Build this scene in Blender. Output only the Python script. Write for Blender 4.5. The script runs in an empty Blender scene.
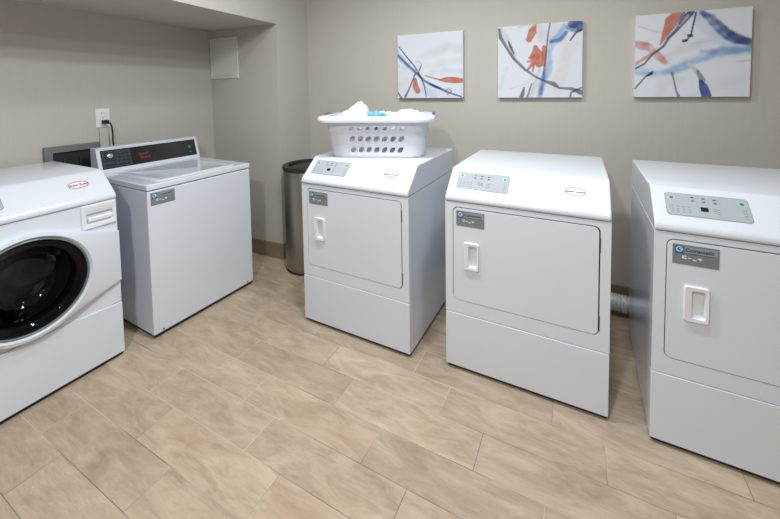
import bpy, bmesh, math, random
import numpy as np
from mathutils import Vector, Matrix
random.seed(7)
S = bpy.context.scene
COL = S.collection
PI = math.pi

# ------------------------------------------------------------------ camera, world, lights, exposure
cam_d = bpy.data.cameras.new('camera'); cam = bpy.data.objects.new('camera', cam_d); COL.objects.link(cam)
S.camera = cam
cam_d.sensor_fit = 'HORIZONTAL'; cam_d.sensor_width = 36.0
cam_d.lens = 357.09 / 780 * 36.0
cam_d.shift_x = -9.09 / 780; cam_d.shift_y = -150.06 / 780
cam_d.clip_start = 0.02
YAW, PITCH, ROLL = 0.4218, 0.0533, -0.0139
cam.matrix_world = (Matrix.Translation((0, 0, 1.3443)) @ Matrix.Rotation(YAW, 4, 'Z') @
                    Matrix.Rotation(PI/2 - PITCH, 4, 'X') @ Matrix.Rotation(ROLL, 4, 'Z'))
S.view_settings.view_transform = 'Standard'; S.view_settings.look = 'None'
S.view_settings.gamma = 1.0; S.view_settings.exposure = 0.07; S.view_settings.use_curve_mapping = False
w = bpy.data.worlds.new('world'); S.world = w; w.use_nodes = True
w.node_tree.nodes['Background'].inputs[0].default_value = (0.8, 0.9, 1.0, 1)
w.node_tree.nodes['Background'].inputs[1].default_value = 0.3
CEIL = 2.42
LAMPS = [(-1.32, 1.25, 7, 'nearest the alcove'), (-0.80, 1.25, 17, 'second from the alcove'), (0.10, 1.20, 12, 'before the middle dryer'), (-0.50, -0.5, 38, 'added as unseen front fill, behind the camera on the left'), (0.3, -1.2, 7, 'added as unseen front fill, behind the camera on the right')]  # the two behind the camera are added fill for the machine fronts
LAMP_R = 0.075
LAMP_COL = (0.94, 0.97, 1.0)

# ------------------------------------------------------------------ materials
def lin(r, g, b):
    f = lambda c: (c/255)/12.92 if c/255 <= .04045 else ((c/255+.055)/1.055)**2.4
    return (f(r), f(g), f(b), 1)
def mat(name, col, rough=.5, metal=0, coat=0, bump=0, bscale=40, var=0, vscale=3, stretch=(1, 1, 1), coords='Object', spec=.5):
    m = bpy.data.materials.new(name); m.use_nodes = True
    nt = m.node_tree; N = nt.nodes; L = nt.links; b = N['Principled BSDF']
    b.inputs['Base Color'].default_value = col; b.inputs['Roughness'].default_value = rough
    b.inputs['Metallic'].default_value = metal; b.inputs['Coat Weight'].default_value = coat
    b.inputs['Coat Roughness'].default_value = .04
    b.inputs['Specular IOR Level'].default_value = spec
    tc = N.new('ShaderNodeTexCoord'); mp = N.new('ShaderNodeMapping'); mp.inputs['Scale'].default_value = stretch
    L.new(tc.outputs[coords], mp.inputs['Vector'])
    n = N.new('ShaderNodeTexNoise'); n.inputs['Scale'].default_value = vscale; n.inputs['Detail'].default_value = 5
    L.new(mp.outputs[0], n.inputs['Vector'])
    mx = N.new('ShaderNodeMix'); mx.data_type = 'RGBA'
    v = max(var, .012)
    mx.inputs['A'].default_value = tuple(c*(1-v) for c in col[:3]) + (1,)
    mx.inputs['B'].default_value = tuple(min(1, c*(1+v)) for c in col[:3]) + (1,)
    L.new(n.outputs['Fac'], mx.inputs['Factor']); L.new(mx.outputs['Result'], b.inputs['Base Color'])
    if bump:
        n2 = N.new('ShaderNodeTexNoise'); n2.inputs['Scale'].default_value = bscale; n2.inputs['Detail'].default_value = 3
        L.new(mp.outputs[0], n2.inputs['Vector'])
        bp = N.new('ShaderNodeBump'); bp.inputs['Strength'].default_value = bump; bp.inputs['Distance'].default_value = .002
        L.new(n2.outputs['Fac'], bp.inputs['Height']); L.new(bp.outputs[0], b.inputs['Normal'])
    return m
ENAMEL = mat('white_enamel', (.74, .79, .87, 1), .17, coat=.4, bump=.02, bscale=260)
PLASTIC = mat('white_plastic', (.82, .84, .88, 1), .32)
BASKET = mat('basket_plastic', (.78, .81, .89, 1), .35)
GAPM = mat('dark_gap', (.02, .022, .026, 1), .7)
SEAMDK = mat('door_seam', (.05, .055, .065, 1), .6)
RUBBER = mat('black_rubber', (.015, .015, .016, 1), .6)
SILVER = mat('silver_overlay', lin(172, 179, 184), .6, spec=.2)
SILVLINE = mat('overlay_border', lin(150, 160, 162), .6, spec=.2)
STICK = mat('sticker_foil', lin(140, 147, 152), .35, metal=.35, var=.05, vscale=30)
STICKDK = mat('sticker_ink', lin(48, 66, 84), .5)
STICKBL = mat('sticker_blue', lin(46, 120, 168), .45)
WHITEINK = mat('white_ink', (.85, .87, .9, 1), .5)
GREYINK = mat('grey_ink', lin(95, 100, 106), .8, spec=.1)
GREEN = mat('green_button', lin(24, 132, 104), .4)
TEALPALE = mat('pale_green_ring', lin(170, 205, 196), .4)
DISPLAY = mat('display_black', lin(28, 30, 36), .25)
REDINK = mat('red_ink', lin(206, 40, 44), .8, spec=.1)
DKREDINK = mat('maroon_ink', lin(122, 34, 46), .8, spec=.1)
BLACKGLASS = mat('black_console', (.008, .008, .010, 1), .18, coat=.4)
KEYPAD = mat('keypad_grey', lin(52, 58, 66), .4)
KEYBTN = mat('keypad_button', lin(24, 27, 32), .4)
CONRED = mat('console_red', lin(130, 44, 34), .5)
CHROME = mat('chrome', (.75, .76, .78, 1), .12, metal=1)
DRUM = mat('steel_drum', (.42, .43, .45, 1), .18, metal=1, bump=1.0, bscale=70)
GREYTRIM = mat('grey_trim', lin(112, 124, 128), .35)
STEEL = mat('brushed_steel', (.37, .35, .32, 1), .36, metal=1, bump=.15, bscale=60, var=.06, vscale=40, stretch=(12, 12, .25))
DARKRIM = mat('dark_bin_lid', lin(62, 60, 58), .35, metal=.6)
FOIL = mat('foil_duct', (.93, .94, .96, 1), .22, metal=.5, bump=1.0, bscale=70)
CORD = mat('black_cord', (.012, .012, .014, 1), .5)
OUTLET = mat('outlet_white', (.82, .82, .82, 1), .35)
SLOT = mat('outlet_slot', (.03, .03, .03, 1), .6)
GALV = mat('grey_box', lin(128, 130, 130), .5, metal=.3, var=.12, vscale=18)
DARKIN = mat('dark_recess', lin(34, 36, 42), .7)
BLUEHOSE = mat('blue_hose', lin(44, 52, 70), .5)
TOWEL = mat('white_terry', (.76, .77, .80, 1), .95, bump=.9, bscale=240, var=.02)
BLUECLOTH = mat('blue_print_cloth', lin(110, 172, 222), .9, bump=.6, bscale=200, var=.75, vscale=34)
GREYGRIP = mat('grey_grip', lin(104, 110, 120), .5)
BASEB = mat('baseboard_tile', lin(140, 124, 104), .4, var=.22, vscale=3, stretch=(1, 1, 9), bump=.1, bscale=30, coords='Object')
CEILM = mat('ceiling_paint', (.80, .80, .78, 1), .9)
PANELW = mat('access_panel_paint', (.74, .74, .70, 1), .5)
CANVASIDE = mat('canvas_edge', (.80, .81, .83, 1), .8, bump=.3, bscale=500)
LAMPW = mat('lamp_trim', (.85, .85, .85, 1), .4)

def wall_material(name, col):
    m = bpy.data.materials.new(name); m.use_nodes = True
    nt = m.node_tree; N = nt.nodes; L = nt.links; b = N['Principled BSDF']
    b.inputs['Roughness'].default_value = .62
    tc = N.new('ShaderNodeTexCoord')
    mp = N.new('ShaderNodeMapping'); mp.inputs['Scale'].default_value = (60, 60, 1.2)
    L.new(tc.outputs['Object'], mp.inputs['Vector'])
    n = N.new('ShaderNodeTexNoise'); n.inputs['Scale'].default_value = 3; n.inputs['Detail'].default_value = 6
    L.new(mp.outputs[0], n.inputs['Vector'])
    mp2 = N.new('ShaderNodeMapping'); mp2.inputs['Scale'].default_value = (1, 1, 1)
    L.new(tc.outputs['Object'], mp2.inputs['Vector'])
    n2 = N.new('ShaderNodeTexNoise'); n2.inputs['Scale'].default_value = 350; n2.inputs['Detail'].default_value = 2
    L.new(mp2.outputs[0], n2.inputs['Vector'])
    ad = N.new('ShaderNodeMath'); ad.operation = 'MULTIPLY_ADD'; ad.inputs[1].default_value = .7
    L.new(n.outputs['Fac'], ad.inputs[0])
    sc = N.new('ShaderNodeMath'); sc.operation = 'MULTIPLY'; sc.inputs[1].default_value = .3
    L.new(n2.outputs['Fac'], sc.inputs[0]); L.new(sc.outputs[0], ad.inputs[2])
    mx = N.new('ShaderNodeMix'); mx.data_type = 'RGBA'
    mx.inputs['A'].default_value = tuple(c*.93 for c in col[:3]) + (1,)
    mx.inputs['B'].default_value = tuple(c*1.07 for c in col[:3]) + (1,)
    L.new(ad.outputs[0], mx.inputs['Factor']); L.new(mx.outputs['Result'], b.inputs['Base Color'])
    bp = N.new('ShaderNodeBump'); bp.inputs['Strength'].default_value = .12; bp.inputs['Distance'].default_value = .001
    L.new(ad.outputs[0], bp.inputs['Height']); L.new(bp.outputs[0], b.inputs['Normal'])
    return m
WALL = wall_material('linen_wallcovering', (.548, .526, .470, 1))

def floor_material():
    m = bpy.data.materials.new('wood_look_plank_tile'); m.use_nodes = True
    nt = m.node_tree; N = nt.nodes; L = nt.links; b = N['Principled BSDF']
    def M(op, a, c=None, d=None):
        n = N.new('ShaderNodeMath'); n.operation = op
        for i, x in enumerate((a, c, d)):
            if x is None: continue
            if isinstance(x, (int, float)): n.inputs[i].default_value = x
            else: L.new(x, n.inputs[i])
        return n.outputs[0]
    tc = N.new('ShaderNodeTexCoord'); sp = N.new('ShaderNodeSeparateXYZ'); L.new(tc.outputs['Object'], sp.inputs[0])
    x, y = sp.outputs[0], sp.outputs[1]
    a = -.045; c, s = math.cos(a), math.sin(a)
    u = M('ADD', M('MULTIPLY', x, c), M('MULTIPLY', y, s))
    v = M('ADD', M('MULTIPLY', x, -s), M('MULTIPLY', y, c))
    vr = M('DIVIDE', M('SUBTRACT', v, .094), .154)
    row = M('FLOOR', vr); fv = M('SUBTRACT', vr, row)
    m2 = M('MODULO', M('SUBTRACT', 3000, row), 3)
    ur = M('DIVIDE', M('SUBTRACT', M('ADD', u, .083 + 60.6), M('MULTIPLY', m2, .185)), .606)
    col = M('FLOOR', ur); fu = M('SUBTRACT', ur, col)
    du = M('MULTIPLY', M('MINIMUM', fu, M('SUBTRACT', 1, fu)), .606)
    dv = M('MULTIPLY', M('MINIMUM', fv, M('SUBTRACT', 1, fv)), .154)
    d = M('MINIMUM', du, dv)
    mr = N.new('ShaderNodeMapRange'); mr.interpolation_type = 'SMOOTHSTEP'
    mr.inputs['From Min'].default_value = .0006; mr.inputs['From Max'].default_value = .0019
    mr.inputs['To Min'].default_value = 1; mr.inputs['To Max'].default_value = 0
    L.new(d, mr.inputs['Value']); grout = mr.outputs[0]
    pid = N.new('ShaderNodeCombineXYZ'); L.new(col, pid.inputs[0]); L.new(row, pid.inputs[1])
    wn = N.new('ShaderNodeTexWhiteNoise'); wn.noise_dimensions = '3D'; L.new(pid.outputs[0], wn.inputs['Vector'])
    # grain: stretched along the plank and shifted from plank to plank
    off = N.new('ShaderNodeVectorMath'); off.operation = 'SCALE'; off.inputs['Scale'].default_value = 9.0
    L.new(wn.outputs['Color'], off.inputs[0])
    cu = N.new('ShaderNodeCombineXYZ'); L.new(u, cu.inputs[0]); L.new(v, cu.inputs[1])
    ad = N.new('ShaderNodeVectorMath'); ad.operation = 'ADD'; L.new(cu.outputs[0], ad.inputs[0]); L.new(off.outputs[0], ad.inputs[1])
    def noise(scale, det, dist=0, rough=.55, n_s=1.0):
        mp = N.new('ShaderNodeMapping'); mp.inputs['Scale'].default_value = scale
        L.new(ad.outputs[0], mp.inputs['Vector'])
        n = N.new('ShaderNodeTexNoise'); n.inputs['Scale'].default_value = n_s; n.inputs['Detail'].default_value = det
        n.inputs['Distortion'].default_value = dist; n.inputs['Roughness'].default_value = rough
        L.new(mp.outputs[0], n.inputs['Vector']); return n.outputs['Fac']
    g1 = noise((4.2, 13, 1), 9, 1.0, .7)
    g2 = noise((14, 110, 1), 6, .6, .7)
    g3 = noise((2.6, 7, 1), 4, .8)
    cr = N.new('ShaderNodeValToRGB'); e = cr.color_ramp.elements
    e[0].position = .33; e[0].color = lin(162, 142, 120)
    e[1].position = .69; e[1].color = lin(212, 195, 171)
    k = e.new(.50); k.color = lin(188, 169, 146)
    L.new(M('ADD', M('MULTIPLY', g1, .75), M('MULTIPLY', g2, .25)), cr.inputs[0])
    pk = N.new('ShaderNodeMix'); pk.data_type = 'RGBA'; pk.blend_type = 'MIX'
    r2 = N.new('ShaderNodeMapRange'); r2.inputs['From Min'].default_value = .52; r2.inputs['From Max'].default_value = .75
    r2.inputs['To Max'].default_value = .45; L.new(g3, r2.inputs['Value'])
    L.new(r2.outputs[0], pk.inputs['Factor']); L.new(cr.outputs[0], pk.inputs['A']); pk.inputs['B'].default_value = lin(192, 160, 136)
    tone = N.new('ShaderNodeMix'); tone.data_type = 'RGBA'; tone.blend_type = 'MULTIPLY'; tone.inputs['Factor'].default_value = 1
    tv = M('MULTIPLY_ADD', wn.outputs['Value'], .20, .83)
    tcx = N.new('ShaderNodeCombineColor'); 
    for i in range(3): L.new(tv, tcx.inputs[i])
    L.new(pk.outputs['Result'], tone.inputs['A']); L.new(tcx.outputs[0], tone.inputs['B'])
    # grout: pale and dark stretches by noise, glancing light put into the colour
    gn = noise((.9, .9, 1), 2)
    gn = N.new('ShaderNodeTexNoise'); gn.inputs['Scale'].default_value = 1.7; L.new(cu.outputs[0], gn.inputs['Vector'])
    gr = N.new('ShaderNodeValToRGB'); gr.color_ramp.elements[0].position = .42; gr.color_ramp.elements[0].color = lin(128, 118, 104)
    gr.color_ramp.elements[1].position = .56; gr.color_ramp.elements[1].color = lin(205, 192, 174)
    L.new(gn.outputs['Fac'], gr.inputs[0])
    fin = N.new('ShaderNodeMix'); fin.data_type = 'RGBA'
    L.new(grout, fin.inputs['Factor']); L.new(tone.outputs['Result'], fin.inputs['A']); L.new(gr.outputs[0], fin.inputs['B'])
    L.new(fin.outputs['Result'], b.inputs['Base Color'])
    b.inputs['Roughness'].default_value = .42; b.inputs['Specular IOR Level'].default_value = .4
    bp = N.new('ShaderNodeBump'); bp.inputs['Strength'].default_value = .5; bp.inputs['Distance'].default_value = .0015
    h = M('SUBTRACT', M('MULTIPLY', g2, .25), grout); L.new(h, bp.inputs['Height']); L.new(bp.outputs[0], b.inputs['Normal'])
    return m
FLOORM = floor_material()

def glass_material():
    m = bpy.data.materials.new('smoked_glass'); m.use_nodes = True
    nt = m.node_tree; N = nt.nodes; L = nt.links; N.remove(N['Principled BSDF'])
    out = N['Material Output']
    tr = N.new('ShaderNodeBsdfTransparent'); tr.inputs[0].default_value = (.34, .35, .37, 1)
    gl = N.new('ShaderNodeBsdfGlossy'); gl.inputs['Roughness'].default_value = .03; gl.inputs[0].default_value = (.9, .93, 1, 1)
    fr = N.new('ShaderNodeFresnel'); fr.inputs[0].default_value = 1.32
    mx = N.new('ShaderNodeMixShader'); L.new(fr.outputs[0], mx.inputs[0]); L.new(tr.outputs[0], mx.inputs[1]); L.new(gl.outputs[0], mx.inputs[2])
    L.new(mx.outputs[0], out.inputs[0]); return m
GLASS = glass_material()
def canvas_material():
    m = bpy.data.materials.new('painted_canvas'); m.use_nodes = True
    nt = m.node_tree; N = nt.nodes; L = nt.links; b = N['Principled BSDF']; b.inputs['Roughness'].default_value = .6
    at = N.new('ShaderNodeAttribute'); at.attribute_name = 'paint'; L.new(at.outputs['Color'], b.inputs['Base Color'])
    tc = N.new('ShaderNodeTexCoord'); n = N.new('ShaderNodeTexNoise'); n.inputs['Scale'].default_value = 400
    L.new(tc.outputs['Object'], n.inputs['Vector']); bp = N.new('ShaderNodeBump'); bp.inputs['Strength'].default_value = .2
    bp.inputs['Distance'].default_value = .001; L.new(n.outputs['Fac'], bp.inputs['Height']); L.new(bp.outputs[0], b.inputs['Normal'])
    return m
CANVAS = canvas_material()

# ------------------------------------------------------------------ mesh helpers
class MB:
    """collects shapes (possibly of several materials) that become ONE mesh object"""
    def __init__(s): s.bm = bmesh.new(); s.mats = []; s.M = Matrix.Identity(4)
    def mi(s, m):
        if m not in s.mats: s.mats.append(m)
        return s.mats.index(m)
    def v(s, co): return s.bm.verts.new(s.M @ Vector(co))
    def face(s, vs, m):
        try: f = s.bm.faces.new(vs)
        except ValueError: return None
        f.material_index = s.mi(m); return f
    def box(s, lo, hi, m):
        x0, y0, z0 = lo; x1, y1, z1 = hi
        p = [s.v(c) for c in ((x0,y0,z0),(x1,y0,z0),(x1,y1,z0),(x0,y1,z0),(x0,y0,z1),(x1,y0,z1),(x1,y1,z1),(x0,y1,z1))]
        for q in ((0,3,2,1),(4,5,6,7),(0,1,5,4),(1,2,6,5),(2,3,7,6),(3,0,4,7)): s.face([p[i] for i in q], m)
        return s
    def prism(s, prof, x0, x1, m):
        """profile of (y,z) points extruded along x"""
        a = [s.v((x0, y, z)) for y, z in prof]; b = [s.v((x1, y, z)) for y, z in prof]
        n = len(prof)
        for i in range(n): s.face([a[i], a[(i+1) % n], b[(i+1) % n], b[i]], m)
        s.face(a[::-1], m); s.face(b, m); return s
    def slab(s, loop, y0, y1, m, holes=()):
        """loop of (x,z) points, flat plate from y0 to y1, with optional holes"""
        fr = []; bk = []
        for lp in [loop] + list(holes):
            A = [s.v((x, y0, z)) for x, z in lp]; B = [s.v((x, y1, z)) for x, z in lp]
            n = len(lp)
            for i in range(n): s.face([A[i], A[(i+1) % n], B[(i+1) % n], B[i]], m)
            fr.append(A); bk.append(B)
        if not holes: s.face(fr[0], m); s.face(bk[0][::-1], m)
        else:
            for grp in (fr, bk):
                ed = []
                for lp in grp:
                    for i in range(len(lp)):
                        e = s.bm.edges.get((lp[i], lp[(i+1) % len(lp)]))
                        ed.append(e)
                r = bmesh.ops.triangle_fill(s.bm, edges=ed, use_beauty=True)
                for g in r['geom']:
                    if isinstance(g, bmesh.types.BMFace): g.material_index = s.mi(m)
        return s
    def loft(s, loops, m, cap0=False, cap1=False):
        R = [[s.v(p) for p in lp] for lp in loops]
        for A, B in zip(R, R[1:]):
            n = len(A)
            for i in range(n): s.face([A[i], A[(i+1) % n], B[(i+1) % n], B[i]], m)
        if cap0: s.face(R[0][::-1], m)
        if cap1: s.face(R[-1], m)
        return s
    def lathe(s, prof, m, axis='z', c=(0, 0, 0), n=48, closed=False, mfn=None):
        """profile of (radius, height) points spun round an axis"""
        def P(r, h, t):
            if axis == 'z': return (c[0]+r*math.cos(t), c[1]+r*math.sin(t), c[2]+h)
            if axis == 'y': return (c[0]+r*math.cos(t), c[1]+h, c[2]+r*math.sin(t))
            return (c[0]+h, c[1]+r*math.cos(t), c[2]+r*math.sin(t))
        R = []
        for r, h in prof:
            R.append([s.v(P(0, h, 0))] if r < 1e-6 else [s.v(P(r, h, 2*PI*i/n)) for i in range(n)])
        pairs = list(zip(R, R[1:])) + ([(R[-1], R[0])] if closed else [])
        for k, (A, B) in enumerate(pairs):
            mm = mfn(k) if mfn else m
            for i in range(n):
                j = (i+1) % n
                if len(A) == 1 and len(B) == 1: continue
                if len(A) == 1: s.face([A[0], B[j], B[i]], mm)
                elif len(B) == 1: s.face([A[i], A[j], B[0]], mm)
                else: s.face([A[i], A[j], B[j], B[i]], mm)
        return s
    def tube(s, pts, r, m, n=12, rf=None):
        pts = [Vector(p) for p in pts]; loops = []
        up = Vector((0, 0, 1)); prev = None
        for i, p in enumerate(pts):
            t = (pts[min(i+1, len(pts)-1)] - pts[max(i-1, 0)]).normalized()
            if prev is None:
                a = up if abs(t.z) < .9 else Vector((1, 0, 0))
                e1 = t.cross(a).normalized()
            else: e1 = (prev - t*prev.dot(t)).normalized()
            prev = e1; e2 = t.cross(e1)
            rr = rf(i) if rf else r
            loops.append([p + (e1*math.cos(2*PI*k/n) + e2*math.sin(2*PI*k/n))*rr for k in range(n)])
        return s.loft(loops, m, True, True)
    def text(s, body, size, m, x=0, y=0, z=.0004, align='LEFT', shear=0, bold=0):
        """flat lettering in the local XY plane of the current matrix"""
        cu = bpy.data.curves.new('t', 'FONT'); cu.body = body; cu.size = size; cu.align_x = align; cu.shear = shear
        cu.offset = bold; cu.resolution_u = 3
        ob = bpy.data.objects.new('t', cu); COL.objects.link(ob); bpy.context.view_layer.update()
        me = bpy.data.meshes.new_from_object(ob.evaluated_get(bpy.context.evaluated_depsgraph_get()))
        vs = [s.v((v.co.x + x, v.co.y + y, z)) for v in me.vertices]
        for p in me.polygons: s.face([vs[i] for i in p.vertices], m)
        bpy.data.objects.remove(ob); bpy.data.curves.remove(cu); bpy.data.meshes.remove(me)
        return s
    def build(s, name, parent=None, bevel=0, seg=2, normals=True, solid=0, subsurf=0, angle=35):
        if normals: bmesh.ops.recalc_face_normals(s.bm, faces=s.bm.faces[:])
        me = bpy.data.meshes.new(name); s.bm.to_mesh(me); s.bm.free()
        for m in s.mats: me.materials.append(m)
        for p in me.polygons: p.use_smooth = True
        me.set_sharp_from_angle(angle=math.radians(angle))
        o = bpy.data.objects.new(name, me); COL.objects.link(o)
        if parent: o.parent = parent
        if solid:
            md = o.modifiers.new('s', 'SOLIDIFY'); md.thickness = solid; md.offset = 0
        if subsurf:
            md = o.modifiers.new('u', 'SUBSURF'); md.levels = subsurf; md.render_levels = subsurf
        if bevel:
            md = o.modifiers.new('b', 'BEVEL'); md.width = bevel; md.segments = seg; md.limit_method = 'ANGLE'
            md.angle_limit = math.radians(35); md.harden_normals = True
        return o
def rrect(x0, z0, x1, z1, r, n=6):
    """rounded rectangle loop, r one radius or four (bl, br, tr, tl)"""
    rs = (r,)*4 if isinstance(r, (int, float)) else r
    out = []
    for (cx, cz, rr, a0) in ((x0, z0, rs[0], PI), (x1, z0, rs[1], 1.5*PI), (x1, z1, rs[2], 0), (x0, z1, rs[3], .5*PI)):
        cx += rr if cx == x0 else -rr; cz += rr if cz == z0 else -rr
        for i in range(n+1):
            t = a0 + .5*PI*i/n; out.append((cx + rr*math.cos(t), cz + rr*math.sin(t)))
    return out
def frame(o, ex, ey):
    ex = Vector(ex).normalized(); ey = Vector(ey).normalized(); ez = ex.cross(ey)
    M = Matrix((ex, ey, ez)).transposed().to_4x4(); M.translation = Vector(o); return M
def flat(mb, loop, h, m):
    """plate of thickness h above the local XY plane of mb.M"""
    A = [mb.v((x, y, 0)) for x, y in loop]; B = [mb.v((x, y, h)) for x, y in loop]; n = len(loop)
    for i in range(n): mb.face([A[i], A[(i+1) % n], B[(i+1) % n], B[i]], m)
    mb.face(B, m); mb.face(A[::-1], m)
def ell(cx, cy, rx, ry, n=24): return [(cx + rx*math.cos(2*PI*i/n), cy + ry*math.sin(2*PI*i/n)) for i in range(n)]
def ringf(mb, cx, cy, rx, ry, wd, z, m, n=32):
    A = [mb.v((cx+rx*math.cos(2*PI*i/n), cy+ry*math.sin(2*PI*i/n), z)) for i in range(n)]
    B = [mb.v((cx+(rx-wd)*math.cos(2*PI*i/n), cy+(ry-wd)*math.sin(2*PI*i/n), z)) for i in range(n)]
    for i in range(n): mb.face([A[i], A[(i+1) % n], B[(i+1) % n], B[i]], m)
def thing(name, label, cat, loc=(0, 0, 0), rz=0, group=None):
    o = bpy.data.objects.new(name, None); COL.objects.link(o); o.empty_display_size = .1
    o.location = loc; o.rotation_euler = (0, 0, rz); tag(o, label, cat, group); return o
def tag(o, label, cat, group=None):
    o['label'] = label; o['category'] = cat
    if group: o['group'] = group
    return o
def struct(o): o['kind'] = 'structure'; return o
def copy_tree(o, parent=None):
    c = o.copy(); COL.objects.link(c)
    if parent: c.parent = parent
    for ch in list(o.children): copy_tree(ch, c)
    return c

# ------------------------------------------------------------------ the room
XL, YB, YR, XK, ZS = -2.758, 2.551, 2.174, -2.012, 1.8736
XR, YF = 2.4, -3.2
T = .1
def wallbox(name, lo, hi, m=WALL): return struct(MB().box(lo, hi, m).build(name))
wallbox('floor', (XL-T, YF-T, -.05), (XR+T, YB+T, 0), FLOORM)
wallbox('ceiling', (XL-T, YF-T, CEIL), (XR+T, YB+T, CEIL+.06), CEILM)
wallbox('wall_back', (XK, YB, 0), (XR+T, YB+T, CEIL))
wallbox('wall_left', (XL-T, YF-T, 0), (XL, YR, CEIL))
wallbox('wall_right', (XR, YF, 0), (XR+T, YB, CEIL))
wallbox('wall_front', (XL, YF-T, 0), (XR+T, YF, CEIL))
wallbox('wall_alcove', (XL-T, YR, 0), (XK, YB+T, CEIL))
wallbox('ceiling_soffit', (XL, YF, ZS), (XK, YR, CEIL))
def baseb(name, lo, hi): return struct(MB().box(lo, hi, BASEB).build(name, bevel=.003))
baseb('baseboard_alcove', (XL+.012, YR-.012, 0), (XK+.012, YR, .128))
baseb('baseboard_side', (XK, YR, 0), (XK+.012, YB, .128))
baseb('baseboard_back', (XK+.012, YB-.012, 0), (XR, YB, .105))
baseb('baseboard_left', (XL, YF, 0), (XL+.012, YR, .128))
baseb('baseboard_right', (XR-.012, YF, 0), (XR, YB-.012, .105))
baseb('baseboard_front', (XL+.012, YF, 0), (XR-.012, YF+.012, .105))

# recessed downlights and the two added fill lamps: trim ring, reflector and lamp
for i, (x, y, pw, wh) in enumerate(LAMPS):
    t = thing('ceiling_downlight', 'round recessed white ceiling downlight ' + wh, 'ceiling light', (x, y, CEIL), 0, 'recessed ceiling downlights')
    MB().lathe([(.080, -.001), (.105, -.001), (.105, -.006), (.080, -.010)], LAMPW, closed=True).build('trim_ring', t)
    ld = bpy.data.lights.new('downlight_lamp', 'AREA'); ld.shape = 'DISK'; ld.size = 2*LAMP_R; ld.energy = pw; ld.color = LAMP_COL
    lo = bpy.data.objects.new('downlight_lamp', ld); COL.objects.link(lo); lo.parent = t; lo.location = (0, 0, -.012)

# ------------------------------------------------------------------ shared appliance bits
W, D, HS, HT, HL, DS, Z0 = .683, .6906, .818, .958, .2809, .1202, .020
SL0 = Vector((0, 0, HS+.03)); SL1 = Vector((0, DS, HT))
def add_feet(root, w, d):
    MB().box((.006, .006, .008), (w-.006, d-.006, Z0+.002), GAPM).build('gap_shade_block', root)  # dark block added to stand for the shade in the gap underneath
    for x in (.05, w-.05):
        for y in (.05, d-.05):
            MB().lathe([(0, 0), (.02, 0), (.018, .009), (0, .009)], RUBBER, c=(x, y, 0), n=16).build('foot', root)
def top_panel(root, w, d):
    """one-piece top: rounded nose, sloping fascia and flat deck"""
    pr = [(0, HS+.0014), (-.004, HS+.009)]
    sl = (SL1 - SL0).normalized(); ang = math.atan2(sl.z, sl.y)
    # fillet between the upright lip and the sloping fascia
    r = .030; yv = -.0045; zi = HS+.03 + yv*sl.z/sl.y; tl = r*math.tan((PI/2-ang)/2)
    cy_, cz_ = yv + r, zi - tl
    for i in range(8):
        a = PI + (ang + PI/2 - PI)*i/7
        pr.append((cy_ + r*math.cos(a), cz_ + r*math.sin(a)))
    pr += [(DS-.012, HT-.012*sl.z/sl.y - .0), (DS-.002, HT-.0035), (DS+.012, HT), (d-.01, HT), (d, HT-.01), (d, HS+.0014)]
    return MB().prism(pr, 0, w, ENAMEL).build('top_panel', root, bevel=.007, seg=3)
def control_panel(root, x0=.042, x1=.283):
    mb = MB(); mb.M = frame((0, 0, HS+.03), (1, 0, 0), SL1-SL0)
    flat(mb, rrect(x0, .040, x1, .135, .012), .0012, SILVLINE)
    mb.M = mb.M @ Matrix.Translation((0, 0, .0012))
    flat(mb, rrect(x0+.002, .042, x1-.002, .133, .011), .0005, SILVER)
    mb.M = mb.M @ Matrix.Translation((0, 0, .0005))
    flat(mb, ell(x0+.020, .114, .011, .009), .0003, TEALPALE); flat(mb, ell(x1-.020, .112, .012, .010), .0003, TEALPALE)
    for i, h in enumerate((.02, .016, .022, .013)):
        for k in range(3): flat(mb, rrect(x0+.014+i*.017, .055+k*.011, x0+.014+i*.017+.009, .0565+k*.011, .0004, 1), .0002, GREYINK)
    for k in range(4): flat(mb, rrect(x1-.022, .055+k*.010, x1-.010, .0562+k*.010, .0004, 1), .0002, GREYINK)
    for k in range(3): flat(mb, rrect(x0+.138, .062+k*.008, x0+.158, .0632+k*.008, .0004, 1), .0002, GREYINK)
    o = mb.build('control_panel', root)
    base = frame((0, 0, HS+.03), (1, 0, 0), SL1-SL0) @ Matrix.Translation((0, 0, .0017))
    m = MB(); m.M = base; flat(m, rrect(x0+.102, .066, x0+.124, .083, .002), .0008, DISPLAY); d = m.build('display', o)
    for x, y in ((x0+.020, .114), (x1-.020, .112)):
        m = MB(); m.M = base; flat(m, ell(x, y, .0062, .0052), .0014, GREEN); m.build('start_button', o)
    for i in range(3):
        for j in range(2):
            m = MB(); m.M = base; cx = x0 + .083 + i*.032; cy = .120 - j*.014 - i*.001
            flat(m, rrect(cx-.005, cy-.0022, cx+.005, cy+.0022, .002, 3), .001, GREYINK)
            flat(m, rrect(cx+.008, cy-.0008, cx+.017, cy+.0008, .0003, 1), .0002, SILVLINE); m.build('button', o)
    return o
def oval_badge(root, cx=.553, cy=.088):
    mb = MB(); mb.M = frame((0, 0, HS+.03), (1, 0, 0), SL1-SL0)
    flat(mb, ell(cx, cy, .044, .024, 36), .0008, PLASTIC)
    ringf(mb, cx, cy, .044, .024, .0012, .0010, SILVLINE)
    ringf(mb, cx, cy, .040, .0205, .0030, .0010, REDINK)
    mb.text('Speed Queen', .0134, DKREDINK, cx, cy-.0045, .0012, 'CENTER', .3, .0004)
    return mb.build('oval_badge', root, normals=False)
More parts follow.
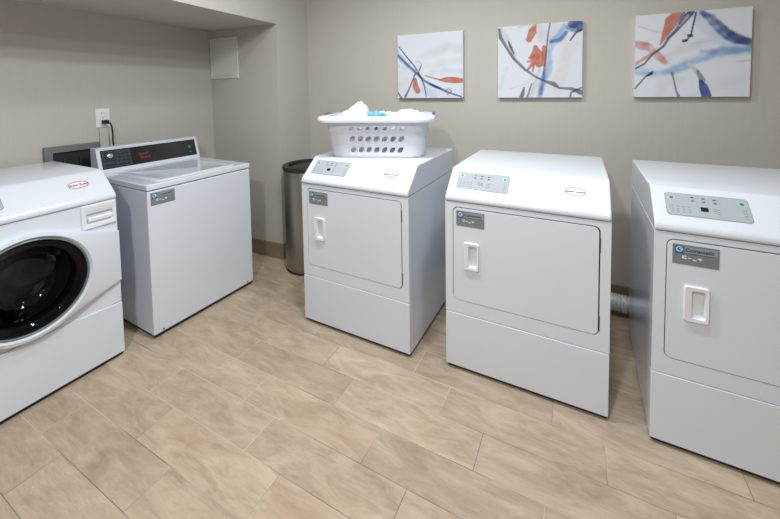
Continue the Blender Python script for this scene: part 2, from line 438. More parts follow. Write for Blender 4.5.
def sticker(parent, x0, z0, x1, z1, y=-.0005):
    mb = MB(); mb.M = frame((x0, y, z0), (1, 0, 0), (0, 0, 1)); w, h = x1-x0, z1-z0
    flat(mb, rrect(0, 0, w, h, .002, 2), .0008, STICK)
    flat(mb, rrect(.036, h*.60, w-.004, h-.006, .001, 1), .0010, SILVLINE)
    flat(mb, rrect(.006, h*.52, .033, h-.005, .003, 3), .0012, STICKBL)
    ringf(mb, .0195, h*.76, .0095, .0095, .0028, .0016, WHITEINK)
    flat(mb, rrect(.0195, h*.76-.0012, .0285, h*.76+.0012, .0002, 1), .0015, WHITEINK)
    mb.text('Coinamatic', .0175, STICKDK, .037, h*.68, .0014, 'LEFT', 0, .0004)
    flat(mb, rrect(.037, h*.57, w-.012, h*.57+.0016, .0004, 1), .0013, STICKDK)
    for a, b, c, d in ((.028, .022, .040, .0255), (.028, .029, .040, .0325), (.028, .022, .0315, .0325), (.044, .0245, .054, .027), (.058, .019, .068, .0225), (.072, .025, .084, .029), (.077, .021, .080, .028)):
        flat(mb, rrect(a, b, c, d, .0008, 2), .0013, WHITEINK)
    return mb.build('label_sticker', parent, normals=False)
def screws(root, w):
    for x in (.05, w-.05):
        mb = MB(); mb.M = frame((x, -.0005, Z0+.014), (1, 0, 0), (0, 0, 1)); flat(mb, ell(0, 0, .005, .005, 12), .001, GAPM); mb.build('screw', root)

# ------------------------------------------------------------------ tumble dryer
def make_dryer():
    t = thing('tumble_dryer', 'x', 'dryer')
    c = MB()   # cabinet shell with a dark sheet that paints in the door gap's shade
    outer = [(0, HL+.003), (W, HL+.003), (W, HS), (0, HS)]
    hole = rrect(.037, .347, .646, .796, .024)
    c.slab(outer, .0, .018, ENAMEL, [hole])
    c.box((0, .018, Z0), (W, D, HS), ENAMEL)
    c.slab(rrect(.037, .347, .646, .796, .024), .0176, .0182, SEAMDK)
    c.build('cabinet', t, bevel=.0025, seg=2)
    MB().slab(rrect(.0, Z0, W, HL, (.003, .003, .006, .006), 3), -.002, .0178, ENAMEL).build('lower_panel', t, bevel=.005, seg=4)
    top_panel(t, W, D)
    g = .0048
    hl = rrect(.102, .512, .152, .627, .006)
    dr = MB().slab(rrect(.037+g*.6, .347+g*.6, .646-g, .796-g, .0215), -.001, .017, ENAMEL, [hl]).build('door', t, bevel=.003, seg=3)
    # recessed pull: raised escutcheon round a scooped pocket
    h = MB()
    f1 = rrect(.091, .505, .163, .635, .008); f2 = rrect(.112, .519, .153, .620, .007)
    def L3(lp, y): return [(x, y, z) for x, z in lp]
    f2i = [(x*1+(.132-x)*.12, z+(.5695-z)*.06) for x, z in f2]
    f1i = [(x+(.127-x)*.07, z+(.57-z)*.04) for x, z in f1]
    deep = [(x+(.137-x)*.35, z+(.575-z)*.10) for x, z in f2]
    h.loft([L3(f1, -.001), L3(f1, -.006), L3(f1i, -.010), L3(f2, -.009), L3(f2i, -.002), L3(deep, .012)], PLASTIC, cap1=True)
    h.build('door_handle', dr, angle=50)
    sticker(dr, .055, .708, .186, .780, -.0012)
    for z in (.40, .72):
        MB().box((.6435, -.0015, z-.03), (.6475, .006, z+.03), SEAMDK).build('hinge', t, bevel=.0008)
    control_panel(t); oval_badge(t); screws(t, W); add_feet(t, W, D)
    v = MB().lathe([(0, D), (.052, D), (.052, D+.03), (.049, D+.03), (.049, D+.002), (0, D+.002)], GALV, axis='y', c=(.60, 0, .10), n=28).build('vent_collar', t)
    return t
LAB = ['white front-loading dryer beside the steel trash can, laundry basket on top',
       'white front-loading dryer in the middle of the row, nothing on top, fully in view',
       'white front-loading dryer at the right edge, partly cut off, right of the foil duct']
d0 = make_dryer()
for i, (x, y, a) in enumerate(((-1.3516, 1.6244, -.0545), (-.4906, 1.6145, -.0449), (.3243, 1.5575, -.0533))):
    o = d0 if i == 0 else copy_tree(d0)
    o.location = (x, y, 0); o.rotation_euler.z = a; o['label'] = LAB[i]; o['category'] = 'dryer'; o['group'] = 'commercial dryers along the back wall'
DRY_A = d0

# ------------------------------------------------------------------ front-loading washer at the left edge
def make_front_loader():
    FD = .670
    t = thing('front_loading_washer', 'white front-loading washer with a round dark glass door, at the left edge', 'washing machine', (-2.0754, .3563, 0), -.0464+PI/2)
    cx, cz = .345, .532
    c = MB()
    ring = [(cx + .209*math.cos(2*PI*i/64), cz + .209*math.sin(2*PI*i/64)) for i in range(64)]
    # upper fascia band, front panel with the door opening
    drh = rrect(.537, .700, .682-.006, .816, .006)
    c.slab([(0, HL+.003), (W, HL+.003), (W, HS), (0, HS)], .004, .02, ENAMEL, [ring])
    c.loft([[(x, .0195, z) for x, z in ring], [(cx+(x-cx)*.98, .30, cz+(z-cz)*.98) for x, z in ring]], GREYTRIM, cap1=True)
    # body as a shell round the drum well
    c.box((0, .02, Z0), (W, FD, HL+.03), ENAMEL); c.box((0, .02, HL+.03), (.10, FD, HS), ENAMEL)
    c.box((W-.10, .02, HL+.03), (W, FD, HS), ENAMEL); c.box((.10, .32, HL+.03), (W-.10, FD, HS), ENAMEL); c.box((.10, .02, .745), (W-.10, .32, HS), ENAMEL)
    c.build('cabinet', t, bevel=.0015)
    # swelling door panel that runs out to the right edge
    p = MB(); n = 96; R0, R1 = .196, .232
    def outer(a):
        dx, dz = math.cos(a), math.sin(a)
        x, z = cx + .236*dx, cz + .222*dz
        return x, z
    def bezel(a):
        # shape: circle swelling, sheared into a wedge reaching the right edge between z .40 and .655
        x, z = cx + .258*math.cos(a), cz + .226*math.sin(a)
        if math.cos(a) > 0:
            k = math.cos(a)**.55
            xr = W - .001
            zr = max(.400, min(.655, cz + .30*math.sin(a)))
            x = x + (xr - x)*min(1, k*1.25); z = z + (zr - z)*min(1, k*1.25)
        return x, z
    def mirror(a):
        if math.cos(a) < 0:
            x, z = bezel(PI - a); return 2*cx - x if 2*cx - x > .001 else .001, z
        return bezel(a)
    ang = [2*PI*i/n for i in range(n)]
    L0 = []; L1 = []; L2 = []; L3 = []; L4 = []
    for a in ang:
        x, z = mirror(a); ox, oz = cx + .232*math.cos(a), cz + .226*math.sin(a)
        L0.append((x, .004, z)); L1.append((x, -.010, z))
        L2.append((ox, -.030, oz)); L3.append((cx + .213*math.cos(a), -.034, cz + .212*math.sin(a)))
        L4.append((cx + .203*math.cos(a), -.022, cz + .203*math.sin(a)))
    L5 = [(cx + .200*math.cos(a), .02, cz + .200*math.sin(a)) for a in ang]
    p.loft([L0, L1, L2, L3, L4, L5], ENAMEL)
    dr = p.build('door', t, angle=28)
    q = MB().lathe([(.2025, -.020), (.2025, -.027), (.198, -.030), (.195, -.026), (.195, -.018)], GREYTRIM, axis='y', c=(cx, 0, cz), n=80, closed=True)
    q.build('door_ring', dr)
    MB().lathe([(.195, -.022), (.190, -.027), (.178, -.027), (.165, -.018), (.155, -.005), (.140, .030), (.125, .070), (.09, .095), (.04, .105), (0, .107)], GLASS, axis='y', c=(cx, 0, cz), n=64).build('door_glass', dr)
    MB().lathe([(.196, -.016), (.199, .00), (.195, .05), (.165, .055), (.165, .05)], RUBBER, axis='y', c=(cx, 0, cz), n=64).build('door_gasket', t)
    dm = MB().lathe([(.165, .06), (.185, .075), (.188, .18), (.183, .27), (.16, .29), (0, .285)], DRUM, axis='y', c=(cx, 0, cz), n=64)
    for k in range(3):
        a = 2*PI*k/3 + .5; ca, sa = math.cos(a), math.sin(a)
        q = [(cx+ca*.185-sa*s*.03, cz+sa*.185+ca*s*.03) for s in (-1, 1)] + [(cx+ca*.135+sa*0, cz+sa*.135)]
        dm.loft([[(x, .09, z) for x, z in q], [(x, .26, z) for x, z in q]], DRUM, True, True)
    rd = random.Random(4)
    for k in range(70):  # chrome domes added to give glints behind the glass
        a = rd.uniform(PI*1.02, PI*1.98) if k % 3 else rd.uniform(0, 2*PI); y = rd.uniform(.085, .26); rr = .1845
        M0 = dm.M; e = Vector((-math.cos(a), 0, -math.sin(a)))
        dm.M = frame((cx+rr*math.cos(a), y, cz+rr*math.sin(a)), (0, 1, 0), e.cross(Vector((0, 1, 0))))
        dm.lathe([(.0040, -.001), (.0034, .0018), (.0018, .0032), (0, .0036)], CHROME, n=8); dm.M = M0
    dm.build('drum', t)
    # detergent drawer with a scooped grip
    q = MB(); f = rrect(.537, .702, .679, .815, .005)
    op = rrect(.556, .728, .662, .772, .006)
    lip = [(x, z) for x, z in op]
    def L(lp, y): return [(x, y, z) for x, z in lp]
    inn = [(x, z+(.765-z)*.45) for x, z in op]
    q.loft([L(f, .006), L(f, -.002), L([(x+(.608-x)*.03, z+(.758-z)*.04) for x, z in f], -.005), L([(x+(.608-x)*-.06, z+(.75-z)*-.12) for x, z in op], -.005), L(op, -.003), L(inn, .010)], PLASTIC, cap1=True)
    dw = q.build('detergent_drawer', t, angle=40)
    q = MB()
    q.prism([(-.004, .731), (-.012, .738), (-.012, .752), (-.005, .758), (.000, .752), (.000, .731)], .560, .658, PLASTIC).build('drawer_grip', dw, bevel=.003, seg=3)
    # lower access panel with its curved top edge
    lo = [(0, Z0), (W, Z0), (W, HL)]
    for i in range(25):
        u = 1 - i/24; lo.append((.02+.64*u, HL + .0 + .012*math.sin(PI*u)))
    lo.append((0, HL))
    MB().slab(lo, -.003, .0195, ENAMEL).build('lower_panel', t, bevel=.003)
    top_panel(t, W, FD); control_panel(t, .042, .300); oval_badge(t, .560, .092); screws(t, W); add_feet(t, W, FD)
    return t
make_front_loader()

# ------------------------------------------------------------------ top-loading washer
def make_top_loader():
    w, d, ws, wt = .650, .655, .8202, .8558
    t = thing('top_loading_washer', 'white top-loading washer with a black rear control console, in the alcove corner', 'washing machine', (-2.0065, 1.1637, 0), -.075+PI/2)
    c = MB().box((0, 0, Z0), (w, d, ws-.002), ENAMEL); c.build('cabinet', t, bevel=.006, seg=3)
    MB().box((.012, .008, ws-.004), (w-.012, d-.01, ws+.002), SEAMDK).build('seam', t)
    MB().box((-.002, -.003, ws+.002), (w+.002, d, wt), ENAMEL).build('top_panel', t, bevel=.007, seg=3)
    ld = MB()
    lp = rrect(.075, .035, w-.075, .50, .03)
    ld.loft([[(x, y, wt-.0005) for x, y in lp], [(x, y, wt+.003) for x, y in lp], [(x+(w/2-x)*.02, y+(.27-y)*.02, wt+.005) for x, y in lp],
             [(x+(w/2-x)*.14, y+(.27-y)*.14, wt+.005) for x, y in lp], [(x+(w/2-x)*.17, y+(.27-y)*.17, wt+.0035) for x, y in lp]], ENAMEL, cap1=True)
    ld.build('lid', t)
    yb, yt, zc = .548, .590, 1.012; x0, x1 = .012, w-.004
    pr = [(yb, wt-.0005), (yt-.002, zc-.012), (yt-.006, zc-.008), (yt-.004, zc), (d, zc), (d+.004, zc-.004), (d+.004, wt-.0005)]
    cs = MB().prism(pr, x0, x1, ENAMEL).build('console', t, bevel=.003)
    F = frame((x0, yb, wt), (1, 0, 0), (0, yt-.002-yb, zc-.012-wt)) @ Matrix.Translation((0, 0, .0005))
    sl = math.hypot(yt-.002-yb, zc-.012-wt); L = x1-x0
    b = MB(); b.M = F; flat(b, rrect(.020, .026, L-.020, sl-.006, .003), .0025, BLACKGLASS)
    b.M = F @ Matrix.Translation((0, 0, .0026))
    b.text('Speed', .024, CONRED, .222, sl*.56, 0, 'LEFT', .3, .0005); b.text('Queen', .024, CONRED, .228, sl*.40, 0, 'LEFT', .3, .0005)
    flat(b, ell(L-.066, sl*.62, .011, .013), .0003, GREEN); flat(b, rrect(L-.074, sl*.32, L-.058, sl*.40, .001, 1), .0003, GREEN)
    b.build('console_glass', cs, normals=False)
    k = MB(); k.M = F @ Matrix.Translation((0, 0, .0024)); flat(k, rrect(.026, .032, .180, sl-.012, .002), .0015, KEYPAD); 
    for i in range(3):
        for j in range(4): flat(k, rrect(.108+i*.023, .040+j*.022, .124+i*.023, .052+j*.022, .002, 2), .0030, KEYBTN)
    flat(k, rrect(.034, .038, .094, .055, .002, 2), .0025, KEYBTN)
    flat(k, rrect(.034, .068, .094, sl-.018, .002, 2), .0020, KEYBTN)
    kp = k.build('keypad', cs)
    kn = MB(); kn.M = F @ Matrix.Translation((.064, .106, .004)); kn.lathe([(.017, 0), (.016, .012), (.012, .015), (0, .016)], CHROME, n=24); kn.build('coin_slide', cs)
    l = MB(); l.lathe([(0, 0), (.006, 0), (.006, .003), (0, .004)], GAPM, c=(w*.52, (yt+d)/2-.02, zc), n=14); l.build('console_screw', cs)
    s = sticker(t, .016, .738, .143, .808, -.0005)
    screws(t, w); add_feet(t, w, d)
    return t
TOPL = make_top_loader()

# ------------------------------------------------------------------ steel trash can
tc_ = thing('trash_can', 'tall round brushed steel trash can with a dark lid, between the column and a dryer', 'trash can', (-1.757, 2.195, 0)); tc_.scale = (1, 1, 1.025)
MB().lathe([(0, .012), (.180, .012), (.184, .02), (.187, .735), (.184, .74), (0, .74)], STEEL, n=64).build('body', tc_)
MB().lathe([(0, 0), (.182, 0), (.186, .004), (.186, .012), (.182, .015), (0, .015)], DARKRIM, n=64).build('base_ring', tc_)
MB().lathe([(.186, .742), (.191, .744), (.193, .762), (.189, .772), (.165, .778), (.150, .772), (.145, .740), (.140, .735), (.140, .69), (.180, .69)], DARKRIM, n=64, closed=True).build('lid', tc_)
MB().lathe([(0, .768), (.10, .764), (.145, .750), (.145, .742), (0, .742)], DARKRIM, n=48).build('swing_flap', tc_)

# ------------------------------------------------------------------ foil exhaust duct behind the dryers
def bez(p, n):
    p = [Vector(q) for q in p]; out = []
    for i in range(n):
        t = i/(n-1); a, b, c, d = (1-t)**3, 3*t*(1-t)**2, 3*t*t*(1-t), t**3
        out.append(p[0]*a + p[1]*b + p[2]*c + p[3]*d)
    return out
pts = bez([(.155, 2.395, .095), (.33, 2.385, .058), (.60, 2.39, .058), (.90, 2.41, .09)], 140)
dm = MB().tube(pts, .05, FOIL, 28, rf=lambda i: .049 + .004*math.sin(i*PI*.55) + random.uniform(-.001, .001))
tag(dm.build('exhaust_duct', angle=60), 'crinkled silver foil exhaust duct on the floor behind the two right dryers', 'duct')

# ------------------------------------------------------------------ laundry basket with towels
def make_basket(loc, rz):
    t = thing('laundry_basket', 'white plastic laundry basket with round holes, full of towels, on a dryer', 'laundry basket', loc, rz)
    H = .232
    def sec(h):
        """half length, half width, corner radius at height fraction h"""
        return .276 + .027*h, .158 + .034*h, .085
    def around(s_, h, extra=0):
        a, b, r = sec(h); a += extra; b += extra
        ix, iy = a-r, b-r
        per = 4*(ix+iy) + 2*PI*r; q = (s_ % 1)*per
        segs = [('l', 2*ix), ('a', PI*r/2), ('l', 2*iy), ('a', PI*r/2)]*2
        pos = [(-ix, -b, 1, 0), (ix, -iy, -PI/2, 0), (a, -iy, 0, 1), (ix, iy, 0, 0), (ix, b, -1, 0), (-ix, iy, PI/2, 0), (-a, iy, 0, -1), (-ix, -iy, PI, 0)]
        for (k, ln), pp in zip(segs, pos):
            if q <= ln or pp is pos[-1]:
                if k == 'l': return pp[0] + pp[2]*q, pp[1] + pp[3]*q
                ang = pp[2] + q/r; return pp[0] + r*math.cos(ang), pp[1] + r*math.sin(ang)
            q -= ln
    NC = 36; rows = [0, .06, .30, .34, .58, .62, .82, 1.0]
    mb = MB(); cache = {}
    def vert(s_, h):
        key = (round((s_ % 1)*1e5) % 100000, round(h*1e5))
        if key not in cache:
            x, y = around(s_, h); cache[key] = mb.v((x, y, .004 + H*h))
        return cache[key]
    for c in range(NC):
        for r in range(len(rows)-1):
            s0, s1, h0, h1 = c/NC, (c+1)/NC, rows[r], rows[r+1]
            per = [(i/3, 0) for i in range(3)] + [(1, i/3) for i in range(3)] + [(1-i/3, 1) for i in range(3)] + [(0, 1-i/3) for i in range(3)]
            O = [vert(s0+(s1-s0)*u, h0+(h1-h0)*v) for u, v in per]
            hole = r in (1, 3, 5) and c not in (0, ) and (c % 1 == 0) and abs((((c+.5)/NC) % .5) - .1135) < .118
            sk = -.18
            if hole:
                I = []
                for u, v in per:
                    du, dv = u-.5, v-.5; a = math.atan2(dv, du); x, y = .33*math.cos(a)*(1 if r < 5 else .7), .31*math.sin(a)*(1 if r < 5 else .7)
                    x += y*.45
                    I.append(mb.v((*around(s0+(s1-s0)*(.5+x), h0+(h1-h0)*(.5+y)), .004+H*(h0+(h1-h0)*(.5+y)))))
                for i in range(12): mb.face([O[i], O[(i+1) % 12], I[(i+1) % 12], I[i]], BASKET)
            else: mb.face(O, BASKET)
    # floor with a rounded turn
    bot = [[(x*k, y*k, z) for x, y in [around(i/60, 0) for i in range(60)]] for k, z in ((1.0, .004), (.985, .0015), (.95, .001), (.3, .001))]
    mb.loft(bot, BASKET, cap1=True)
    b = mb.build('basket_body', t, solid=.0028, angle=40)
    rm = MB(); n = 96
    prof = [(-.002, -.022), (.004, -.026), (.020, -.030), (.036, -.028), (.040, -.012), (.034, .002), (.014, .006), (-.002, .003)]
    rm_l = []
    for ex, dz in prof: rm_l.append([(*around(i/n, 1, ex), .004+H+dz) for i in range(n)])
    rm_l.append(rm_l[0]); rm.loft(rm_l, BASKET); rm.build('rim', t, angle=60)
    for s in (-1, 1):
        g = MB(); g.tube([(s*(.330), .018*k, .004+H+.004+.006*(1-(k/3)**2)) for k in range(-3, 4)], .009, GREYGRIP, 12); g.build('grip', t)
    return t
BK = Vector((-1.008, 1.955, HT+.001)); BZ = .300
make_basket(BK, BZ)
def cloth_lump(name, mt, cx, cy, cz, rx, ry, rz_, rot, seed, peak=None, rough=.25, squash=.5):
    """crumpled towel: a folded, rumpled closed lump resting in the basket"""
    from mathutils import noise as nz
    bm = bmesh.new(); bmesh.ops.create_icosphere(bm, subdivisions=5, radius=1)
    sd = Vector((seed*3.1, seed*1.7, seed*.9))
    Mr = Matrix.Rotation(rot, 3, 'Z')
    for v in bm.verts:
        p = v.co.copy()
        f = 1 + rough*(nz.noise(p*1.6 + sd)) + rough*.55*abs(nz.noise(p*3.4 + sd*2))*2 - rough*.3 + rough*.18*nz.noise(p*8 + sd)
        q = Vector((p.x*rx, p.y*ry, p.z*rz_*(1 if p.z > 0 else squash)))*f
        if peak:
            d = math.exp(-((p.x-peak[0])**2 + (p.y-peak[1])**2)/peak[2]**2)
            if p.z > 0: q.z += peak[3]*d
        v.co = Mr @ q + Vector((cx, cy, cz))
    mb = MB(); mb.bm.free(); mb.bm = bm; mb.mi(mt)
    o = mb.build(name, angle=75); o.location = BK; o.rotation_euler.z = BZ
    return o
tag(cloth_lump('bath_towel', TOWEL, -.145, -.010, .180, .105, .115, .085, .2, 3, (.25, -.1, .5, .062), .17, 1.1), 'crumpled white towel peaking above the left end of the laundry basket', 'towel')
tag(cloth_lump('bath_towel', TOWEL, .172, .005, .192, .122, .130, .078, -.3, 8, None, .15, 1.6), 'bunched white towel at the right end of the laundry basket', 'towel')
tag(cloth_lump('bath_towel', TOWEL, .010, .065, .180, .085, .085, .075, .1, 12, None, .28, 1.4), 'white towel behind the blue cloth in the middle of the laundry basket', 'towel')
tag(cloth_lump('printed_cloth', BLUECLOTH, -.005, -.080, .212, .055, .038, .042, .1, 5, (-.5, 0, .4, .022), .45, 1.2), 'small blue and white cloth on top of the towels, front middle of the basket', 'cloth')

# ------------------------------------------------------------------ wall outlet, raceway, cord, supply box, access panel
ot = thing('power_outlet', 'white duplex outlet plate on the alcove wall above the top-loading washer', 'outlet', (XL, 1.348, 1.190))
def yz(mb, lo, hi, m): return mb.box(lo, hi, m)
MB().box((0, -.040, -.062), (.006, .040, .062), OUTLET).build('face_plate', ot, bevel=.002)
for z in (.027, -.027):
    r = MB().box((.005, -.018, z-.019), (.009, .018, z+.019), OUTLET)
    for yy in (-.008, .006): r.box((.0088, yy-.001, z-.002), (.0093, yy+.001, z+.010), SLOT)
    r.build('receptacle', ot, bevel=.0008)
MB().lathe([(0, .006), (.0035, .006), (.0035, .008), (0, .0085)], CHROME, axis='x', n=12).build('plate_screw', ot)
tag(MB().box((XL, 1.322, .86), (XL+.012, 1.374, 1.126), WALL).build('cable_raceway', bevel=.003), 'narrow wall-coloured raceway running down from the outlet', 'raceway')
pp = bez([(.034, .008, -.002), (.060, .020, -.002), (.050, .026, -.06), (.046, .026, -.12)], 14) + bez([(.046, .026, -.13), (.044, .030, -.20), (.046, .05, -.25), (.040, .05, -.33)], 10)
def hang(mb, name, par, root, **k):
    """build a part in room coordinates and hang it under its thing"""
    bpy.context.view_layer.update(); mb.bm.transform(root.matrix_world.inverted()); return mb.build(name, par, **k)
cm = MB(); cm.M = Matrix.Translation((XL, 1.352, 1.163)); cm.tube(pp, .0048, CORD, 10)
cd = hang(cm, 'power_cord', TOPL, TOPL); cd['label'] = 'black power cord'
cm = MB(); cm.M = Matrix.Translation((XL, 1.352, 1.163)); cm.box((.0096, -.016, -.013), (.040, .016, .013), CORD)
hang(cm, 'plug', cd, TOPL, bevel=.004, seg=3)

bx = thing('washer_supply_box', 'grey metal wall box with a dark recess, behind the two washers', 'wall box', (XL, 1.100, .90))
q = MB(); fr = [(-.062, -.12), (.215, -.12), (.215, .137), (-.062, .137)]
q.M = Matrix(((0, -1, 0, .022), (1, 0, 0, 0), (0, 0, 1, 0), (0, 0, 0, 1)))
q.slab(fr, 0, .022, GALV, [[(-.024, -.09), (.190, -.09), (.190, .098), (-.024, .098)]])
q.build('box_frame', bx, bevel=.002)
MB().box((0, -.03, -.10), (.008, .20, .110), DARKIN).build('recess', bx)
for y in (.03, .11):
    MB().tube([(.013, y, .060), (.0145, y, .03), (.0145, y, -.02), (.0145, y, -.08)], .006, BLUEHOSE if y < .05 else RUBBER, 12).build('supply_hose', bx)

ap = thing('access_panel', 'square off-white access panel high on the alcove end wall', 'access panel', (-2.590, YR, 1.637))
q = MB().slab([(-.163, -.172), (.163, -.172), (.163, .172), (-.163, .172)], -.010, 0, PANELW, [[(-.140, -.149), (.140, -.149), (.140, .149), (-.140, .149)]]); q.build('panel_frame', ap, bevel=.003)
MB().slab(rrect(-.1385, -.1475, .1385, .1475, .002, 1), -.007, -.0005, PANELW).build('panel_door', ap, bevel=.0015)
MB().lathe([(0, -.007), (.006, -.007), (.006, -.009), (0, -.0095)], PANELW, axis='y', c=(.118, 0, 0), n=14).build('latch', ap)

# ------------------------------------------------------------------ three abstract canvases
ORG, ORG2 = (188, 98, 66), (204, 128, 98)
NAVY, BLUE, SKY, PALE, GREY, TAUPE = (24, 34, 80), (34, 80, 148), (112, 160, 208), (190, 208, 226), (196, 196, 198), (212, 204, 198)
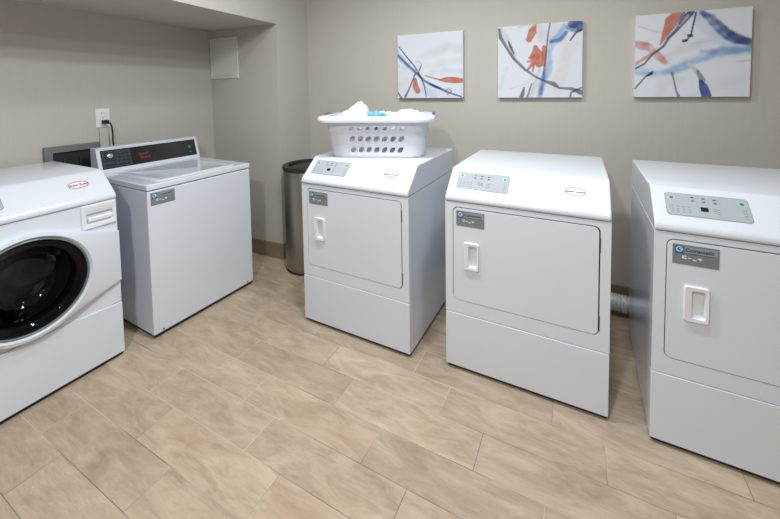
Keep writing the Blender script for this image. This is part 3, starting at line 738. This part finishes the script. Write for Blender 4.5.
# a stroke: colour, opacity, softness, [(x, y, half width), ...] ; a patch: the same closed and filled
ART = [
 dict(q=((40, 95), (418, 65), (427, 448), (55, 452)), s=[
  (GREY, .55, 26, [(190, 215, 12), (260, 190, 26), (330, 160, 24), (400, 165, 26)]), (TAUPE, .5, 22, [(230, 270, 10), (320, 245, 22), (415, 230, 16)]),
  (PALE, .7, 16, [(215, 330, 8), (260, 300, 6), (330, 290, 10), (420, 300, 12)]), (TAUPE, .5, 18, [(60, 380, 16), (110, 350, 14)]),
  (PALE, .8, 16, [(190, 340, 6), (210, 400, 20), (260, 430, 24)]), (SKY, .8, 9, [(42, 200, 14), (70, 230, 13), (110, 268, 10), (150, 300, 6)]),
  (GREY, .7, 8, [(45, 265, 4), (85, 285, 7), (130, 282, 3)]),
  (ORG2, .5, 8, [(36, 150, 5), (44, 180, 6)]),
  (ORG, .95, 5, [(155, 345, 10), (158, 385, 18), (172, 410, 16)]), (ORG, .8, 4, [(215, 322, 2), (255, 335, 3), (300, 345, 4)]), (ORG, .97, 3, [(295, 347, 3), (335, 345, 15), (380, 347, 17), (424, 350, 11)]),
  (BLUE, .85, 3, [(42, 205, 4), (95, 250, 5), (135, 285, 5), (170, 315, 6), (210, 352, 5), (250, 374, 7), (300, 395, 6), (340, 415, 5), (420, 442, 3)]),
  (NAVY, .9, 2, [(52, 160, 2), (100, 215, 2.5), (150, 270, 3), (172, 305, 5), (195, 345, 3), (212, 385, 2), (222, 440, 1.8)]),
  (NAVY, .9, 2, [(245, 370, 3), (275, 385, 6), (300, 395, 3)]), (NAVY, .6, 2, [(330, 412, 3), (345, 395, 2), (365, 412, 2), (340, 430, 2)]),
  (NAVY, .85, 2, [(98, 445, 5), (118, 405, 3), (150, 325, 3), (160, 300, 3)]), (NAVY, .8, 2, [(52, 420, 4), (75, 452, 4)]),
  (GREY, .9, 2, [(150, 245, 2), (175, 240, 2), (190, 258, 2), (182, 285, 2), (160, 300, 2)]), (NAVY, .8, 2, [(190, 262, 2), (178, 292, 3)])]),
 dict(q=((40, 88), (478, 50), (482, 450), (43, 455)), s=[
  (TAUPE, .6, 26, [(350, 400, 30), (390, 300, 34), (410, 200, 26), (440, 170, 20)]), (GREY, .6, 20, [(260, 90, 22), (290, 150, 26), (345, 95, 30)]),
  (GREY, .7, 12, [(60, 100, 10), (95, 160, 18), (135, 235, 12)]), (PALE, .6, 18, [(55, 405, 8), (90, 300, 8)]),
  (SKY, .75, 14, [(390, 80, 12), (375, 130, 24), (335, 165, 20), (315, 210, 10), (320, 300, 14), (285, 380, 18), (270, 440, 14)]),
  (BLUE, .9, 9, [(440, 60, 16), (455, 85, 26), (410, 90, 14)]), (BLUE, .9, 5, [(425, 70, 20), (465, 72, 20), (462, 95, 14)]), (NAVY, .6, 8, [(435, 80, 12), (470, 60, 10)]), (BLUE, .75, 6, [(400, 112, 9), (370, 150, 10), (325, 160, 9)]),
  (BLUE, .8, 10, [(300, 290, 6), (290, 350, 10), (275, 430, 9)]),
  (GREY, .8, 8, [(270, 300, 6), (245, 380, 14), (225, 450, 14)]), (TAUPE, .7, 2, [(235, 345, 2), (200, 380, 2), (110, 408, 2)]),
  (ORG, .95, 4, [(240, 75, 8), (228, 110, 20), (210, 150, 14)]), (ORG, .95, 5, [(245, 190, 12), (255, 240, 38), (265, 275, 20)]), (ORG, .9, 4, [(290, 190, 10), (292, 280, 10)]), (ORG, .9, 3, [(215, 245, 5), (250, 240, 18)]),
  (ORG, .9, 3, [(205, 310, 3), (235, 270, 10)]), (ORG2, .9, 3, [(205, 265, 4), (240, 260, 10)]), (ORG, .9, 3, [(232, 315, 3), (238, 280, 6)]),
  (NAVY, .7, 3, [(318, 65, 3), (308, 130, 3), (300, 240, 3), (288, 330, 3)]),
  (NAVY, .8, 4, [(48, 100, 6), (55, 140, 9), (90, 195, 6), (130, 250, 7), (190, 305, 6), (250, 345, 4), (300, 368, 5), (340, 380, 11), (370, 402, 4), (430, 405, 7), (478, 425, 12)]),
  (NAVY, .9, 3, [(100, 162, 3), (112, 190, 6), (130, 225, 3)]), (NAVY, .85, 3, [(188, 402, 3), (180, 435, 10), (172, 452, 8)]), (NAVY, .8, 3, [(228, 380, 2), (205, 450, 4)]),
  (NAVY, .9, 3, [(478, 95, 3), (445, 115, 4), (420, 152, 3)]), (NAVY, .8, 3, [(478, 400, 3), (430, 425, 4), (425, 450, 3)]), (TAUPE, .9, 2, [(150, 85, 2), (190, 78, 2), (240, 75, 2)])]),
 dict(q=((70, 70), (620, 28), (622, 460), (72, 460)), s=[
  (GREY, .5, 24, [(250, 260, 20), (330, 220, 24), (400, 200, 14), (450, 190, 8)]), (TAUPE, .6, 26, [(200, 450, 20), (220, 400, 26), (300, 380, 20)]), (TAUPE, .3, 30, [(450, 400, 30), (580, 380, 30)]),
  (TAUPE, .8, 4, [(85, 120, 3), (140, 135, 4), (215, 155, 4)]), (PALE, .9, 26, [(360, 60, 16), (420, 130, 24), (500, 200, 24), (610, 220, 22)]),
  (PALE, .8, 14, [(75, 325, 18), (180, 350, 20), (300, 320, 16)]), (SKY, .8, 14, [(80, 345, 8), (180, 345, 10), (280, 335, 12), (340, 315, 8)]),
  (SKY, .85, 18, [(260, 320, 10), (400, 275, 16), (500, 240, 22), (620, 235, 16)]), (BLUE, .45, 14, [(400, 240, 8), (480, 245, 16), (600, 230, 12)]),
  (BLUE, .95, 10, [(395, 55, 12), (440, 85, 22), (490, 140, 26), (540, 175, 26), (618, 200, 18)]), (NAVY, .6, 9, [(430, 70, 5), (500, 130, 12), (560, 185, 18), (618, 195, 14)]),
  (ORG, .9, 5, [(280, 62, 22), (250, 100, 32), (225, 150, 18), (200, 205, 4)]), (ORG, .8, 8, [(72, 205, 18), (130, 215, 20), (160, 235, 16), (190, 260, 20), (225, 290, 13)]), (TAUPE, .8, 5, [(155, 215, 10), (160, 250, 10)]),
  (ORG2, .8, 4, [(75, 300, 6), (140, 262, 7), (170, 240, 4)]), (TAUPE, .9, 3, [(230, 265, 5), (250, 300, 3)]),
  (NAVY, .9, 3, [(345, 52, 14), (310, 95, 12), (275, 140, 7), (240, 175, 6), (215, 215, 5), (160, 255, 4), (120, 300, 3), (75, 322, 3)]), (GREY, .6, 3, [(330, 70, 6), (290, 115, 5)]),
  (BLUE, .8, 3, [(310, 60, 9), (290, 105, 6)]),
  (NAVY, .95, 2, [(368, 55, 4), (355, 120, 3), (346, 165, 3)]), (NAVY, .95, 2, [(335, 165, 6), (352, 165, 6)]), (NAVY, .95, 2, [(342, 170, 2), (325, 188, 3)]), (NAVY, .95, 2, [(312, 190, 6), (328, 187, 5)]),
  (NAVY, .8, 2, [(75, 418, 3), (130, 360, 3), (165, 338, 3)]), (NAVY, .9, 2, [(135, 358, 3), (158, 345, 7)]),
  (NAVY, .7, 3, [(262, 345, 5), (272, 380, 3), (285, 430, 4), (298, 458, 6)]),
  (GREY, .9, 4, [(335, 292, 6), (370, 325, 9), (400, 365, 10)]), ((90, 92, 110), .7, 4, [(385, 335, 6), (408, 380, 14)]), ((28, 60, 150), .97, 3, [(400, 385, 8), (415, 415, 20), (430, 455, 22)]),
  (TAUPE, .9, 3, [(560, 290, 3), (620, 286, 4)]), (PALE, .9, 2, [(350, 205, 2), (440, 190, 2)])]),
]
def paint(art, u, v):
    q = [np.array(p, float) for p in art['q']]
    U = u[..., None]; V = v[..., None]            # v runs down from the top
    P = (q[0]*(1-U) + q[1]*U)*(1-V) + (q[3]*(1-U) + q[2]*U)*V
    rs = np.random.RandomState(5)
    wob = 2.2*np.sin(P[..., 0]*.11 + 1.3*np.sin(P[..., 1]*.07)) + 1.6*np.sin(P[..., 1]*.19 + P[..., 0]*.05)
    img = np.ones(P.shape[:2] + (3,))*np.array(lin(222, 226, 234)[:3])
    for col, op, soft, pts in art['s']:
        c = np.array(lin(*col)[:3]); D_ = np.full(P.shape[:2], 1e9)
        for (x0, y0, w0), (x1, y1, w1) in zip(pts, pts[1:]):
            a = np.array((x0, y0)); b = np.array((x1, y1)); d = b-a; L2 = d@d
            t = np.clip(((P-a)@d)/L2, 0, 1); pr = a + t[..., None]*d
            D_ = np.minimum(D_, np.linalg.norm(P-pr, axis=-1) - (w0 + (w1-w0)*t))
        if soft > 6: D_ = D_ + wob*.6
        elif soft <= 4: D_ = D_ - 1.3
        k = np.clip(.5 - D_/(soft*(1.6 if soft > 6 else 1)), 0, 1); k = k*k*(3-2*k)*op
        tex = .5 + .5*np.sin(P[..., 0]*.043 + 2.3*np.sin(P[..., 1]*.021 + soft) + P[..., 1]*.031)*np.sin(P[..., 1]*.047 + 2.1*np.sin(P[..., 0]*.017 + soft))
        k = k*(1 - (.45 if soft > 6 else .12)*tex)
        img = img*(1-k[..., None]) + c*k[..., None]
    return img
PB, PT = 1.285, 1.763
AL = ['abstract canvas nearest the column, mostly white with an orange leaf shape low on the right',
      'middle abstract canvas, splashed orange centre and a dark blue corner at upper right',
      'rightmost and largest abstract canvas, with a broad blue band falling to the right']
for i, (x0, x1) in enumerate(((-1.134, -.627), (-.384, .130), (.408, .931))):
    t = thing('abstract_painting', AL[i], 'painting', ((x0+x1)/2, YB, (PB+PT)/2), 0, 'abstract canvases on the back wall')
    w, h = x1-x0, PT-PB; dp = .036
    n = 170
    g = np.linspace(0, 1, n); uu, vv = np.meshgrid(g, g)
    img = paint(ART[i], uu, vv)
    bm = bmesh.new(); lay = bm.verts.layers.float_color.new('paint'); V = []
    for r in range(n):
        row = []
        for c in range(n):
            vt = bm.verts.new((-w/2 + w*g[c], -dp, h/2 - h*g[r])); vt[lay] = (*img[r, c], 1); row.append(vt)
        V.append(row)
    for r in range(n-1):
        for c in range(n-1): bm.faces.new((V[r][c], V[r+1][c], V[r+1][c+1], V[r][c+1]))
    mb = MB(); mb.bm.free(); mb.bm = bm; mb.mi(CANVAS); mb.build('painted_canvas', t)
    MB().box((-w/2, -dp+.0006, -h/2), (w/2, -.0, h/2), CANVASIDE).build('stretcher_frame', t, bevel=.0015)
